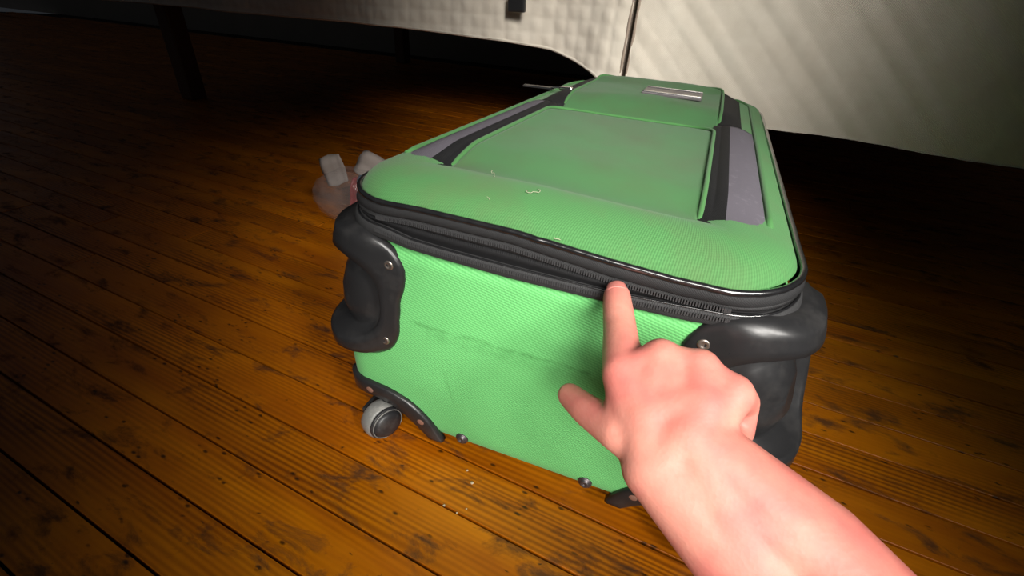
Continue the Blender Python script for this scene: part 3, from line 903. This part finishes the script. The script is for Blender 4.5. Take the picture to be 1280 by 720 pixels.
def card(name, w, h, loc, rot, mat):
    V = []; n = 7
    for j in range(n):
        for i in range(n):
            x, y = (i / (n - 1) - 0.5) * w, (j / (n - 1) - 0.5) * h
            k = 1 - 0.12 * (abs(i - 3) / 3) * (abs(j - 3) / 3)
            V.append((x * k, y * k, 0.006 * math.sin(i * 1.1) + 0.004 * math.cos(j * 1.4)))
    o = obj(name, V, grid_faces(n, n), mat, pk, True); o.location = loc; o.rotation_euler = rot
    s = o.modifiers.new('s', 'SOLIDIFY'); s.thickness = 0.0012
    return o
card('paper_flap', 0.070, 0.050, (0.046, 0.020, 0.098), (math.radians(62), math.radians(28), math.radians(-10)), M_grey)
card('paper_flap', 0.040, 0.055, (-0.022, 0.0, 0.100), (math.radians(75), math.radians(-12), math.radians(20)), M_grey)
card('blue_panel', 0.034, 0.040, (0.038, -0.016, 0.078), (math.radians(70), math.radians(8), 0), M_blue)
card('red_panel', 0.014, 0.075, (0.014, -0.02, 0.058), (math.radians(80), math.radians(10), math.radians(-12)), M_red)
tag(pk, 'crumpled clear plastic packaging with grey, red and blue print behind the suitcase', 'packaging')

# ------------------------------------------------------------------ person: right hand and forearm
def capsule(m, A, B, ra, rb, n=18):
    A, B = Vector(A), Vector(B); ax = (B - A); L = ax.length; ax.normalize()
    u = ax.orthogonal().normalized(); w = ax.cross(u)
    rows = []
    for k in range(1, 7):
        t = -math.pi / 2 + k * math.pi / 2 / 6
        rows.append((A + ax * math.sin(t) * ra, math.cos(t) * ra))
    for k in range(0, 6):
        t = k * math.pi / 2 / 6
        rows.append((B + ax * math.sin(t) * rb, math.cos(t) * rb))
    v = [A - ax * ra]
    for c, r in rows:
        v += [c + (u * math.cos(2 * math.pi * i / n) + w * math.sin(2 * math.pi * i / n)) * r for i in range(n)]
    v.append(B + ax * rb)
    f = [tuple(1 + j for j in q) for q in grid_faces(len(rows), n, True)]
    for i in range(n):
        f.append((0, 1 + (i + 1) % n, 1 + i)); b = 1 + (len(rows) - 1) * n
        f.append((b + i, b + (i + 1) % n, len(v) - 1))
    m.add(v, f)
J = {  # joint: (pixel x, pixel y, depth cm, radius cm)
    'wrist_a': (819, 584, 22.4, 1.58), 'wrist_b': (862, 546, 22.2, 1.58),
    'arm_a': (956, 733, 20.4, 2.2), 'arm_b': (1018, 686, 20.2, 2.2),
    'i0': (779, 468, 24.4, 1.12), 'i1': (775, 412, 27.6, 0.98), 'i2': (772, 384, 29.2, 0.93), 'i3': (771, 370, 30.1, 0.87),
    'm0': (826, 450, 24.2, 1.12), 'm1': (833, 447, 28.6, 0.98), 'm2': (838, 490, 29.5, 0.86), 'm3': (842, 520, 27.6, 0.80),
    'r0': (874, 462, 23.5, 1.08), 'r1': (884, 466, 27.6, 0.93), 'r2': (884, 510, 28.3, 0.82), 'r3': (880, 535, 26.4, 0.76),
    'p0': (916, 492, 22.6, 1.0), 'p1': (930, 502, 26.0, 0.82), 'p2': (926, 540, 26.4, 0.72), 'p3': (915, 556, 25.0, 0.68),
    't0': (814, 562, 22.8, 1.3), 't1': (775, 540, 23.6, 1.08), 't2': (734, 513, 25.8, 0.88), 't3': (712, 494, 27.6, 0.74),
}
JP = {k: at(*v[:3]) for k, v in J.items()}; JR = {k: v[3] / 100 for k, v in J.items()}
m = MB()
def seg(a, b, ra=None, rb=None): capsule(m, JP[a], JP[b], ra or JR[a], rb or JR[b])
for fch in ('i', 'm', 'r', 'p'):
    for k in range(3): seg(f'{fch}{k}', f'{fch}{k + 1}')
for k in range(3): seg(f't{k}', f't{k + 1}')
seg('wrist_a', 'i0', 0.0148, 0.0112); seg('wrist_a', 'm0', 0.0148, 0.0110); seg('wrist_b', 'r0', 0.0145, 0.0106); seg('wrist_b', 'p0', 0.0145, 0.0100)
seg('wrist_a', 'wrist_b'); seg('wrist_b', 'm0', 0.0145, 0.0108); seg('i0', 'm0', 0.0098, 0.0098); seg('m0', 'r0', 0.0094, 0.0094); seg('r0', 'p0', 0.0088, 0.0088)
seg('t0', 'i0', 0.0140, 0.0100); seg('t1', 'i0', 0.0085, 0.0085); seg('t0', 'wrist_a', 0.0138, 0.0160)
seg('wrist_a', 'arm_a'); seg('wrist_b', 'arm_b'); seg('wrist_a', 'arm_b', 0.0160, 0.022); seg('wrist_b', 'arm_a', 0.0160, 0.022)
mid_a = JP['wrist_a'] * 0.5 + JP['i0'] * 0.25 + JP['m0'] * 0.25; mid_b = JP['wrist_b'] * 0.5 + JP['r0'] * 0.3 + JP['p0'] * 0.2
for q in (mid_a, mid_b):
    q += (CAM - q).normalized() * 0.0015
capsule(m, JP['wrist_a'], mid_a, 0.0156, 0.0146); capsule(m, JP['wrist_b'], mid_b, 0.0156, 0.0142); capsule(m, mid_a, mid_b, 0.0142, 0.0138)
capsule(m, mid_a, JP['m0'], 0.0142, 0.0108); capsule(m, mid_a, JP['i0'], 0.0142, 0.0110); capsule(m, mid_b, JP['r0'], 0.0140, 0.0104)
# on towards the elbow
el = JP['arm_a'] * 0.5 + JP['arm_b'] * 0.5
dirn = (el - (JP['wrist_a'] + JP['wrist_b']) / 2).normalized()
elb = el + dirn * 0.16 + Vector((0, -0.03, 0))
capsule(m, JP['arm_a'], elb, 0.022, 0.036); capsule(m, JP['arm_b'], elb, 0.022, 0.036)
person = m.build('person', M_skin, None, True)
md = person.modifiers.new('r', 'REMESH'); md.mode = 'VOXEL'; md.voxel_size = 0.0013; md.use_smooth_shade = True
sm = person.modifiers.new('s', 'SMOOTH'); sm.iterations = 22; sm.factor = 0.5
dg = bpy.context.evaluated_depsgraph_get()
nm = bpy.data.meshes.new_from_object(person.evaluated_get(dg))
person.modifiers.clear(); person.data = nm
tag(person, 'right hand with bare forearm, index finger pointing at the suitcase zip', 'person')
# fingernails
def nail(a, b, w, l, side):
    A, B = JP[a], JP[b]; ax = (B - A).normalized()
    nrm = (CAM - B); nrm = (nrm - ax * nrm.dot(ax)).normalized()
    nrm = (nrm + side * ax.cross(nrm)).normalized(); tn = ax.cross(nrm)
    R = JR[b] * 0.96; V = []; nx, ny = 9, 9
    for j in range(ny):
        t = j / (ny - 1)
        for i in range(nx):
            s = (i / (nx - 1) - 0.5) * 2
            k = math.sqrt(max(0.0, 1 - max(0, (abs(t - 0.5) * 2 - 0.55) / 0.45) ** 2 * 0.6))
            an = s * w * k
            drop = 0.15 * t * t
            V.append(B + ax * (-0.002 + l * t) + (nrm * math.cos(an) + tn * math.sin(an)) * (R * (1 - drop) + 0.0003))
    o = obj('fingernail', V, grid_faces(ny, nx), M_nail, person, True)
    s = o.modifiers.new('s', 'SOLIDIFY'); s.thickness = 0.0005
nail('i2', 'i3', 0.85, 0.0085, 0.0)
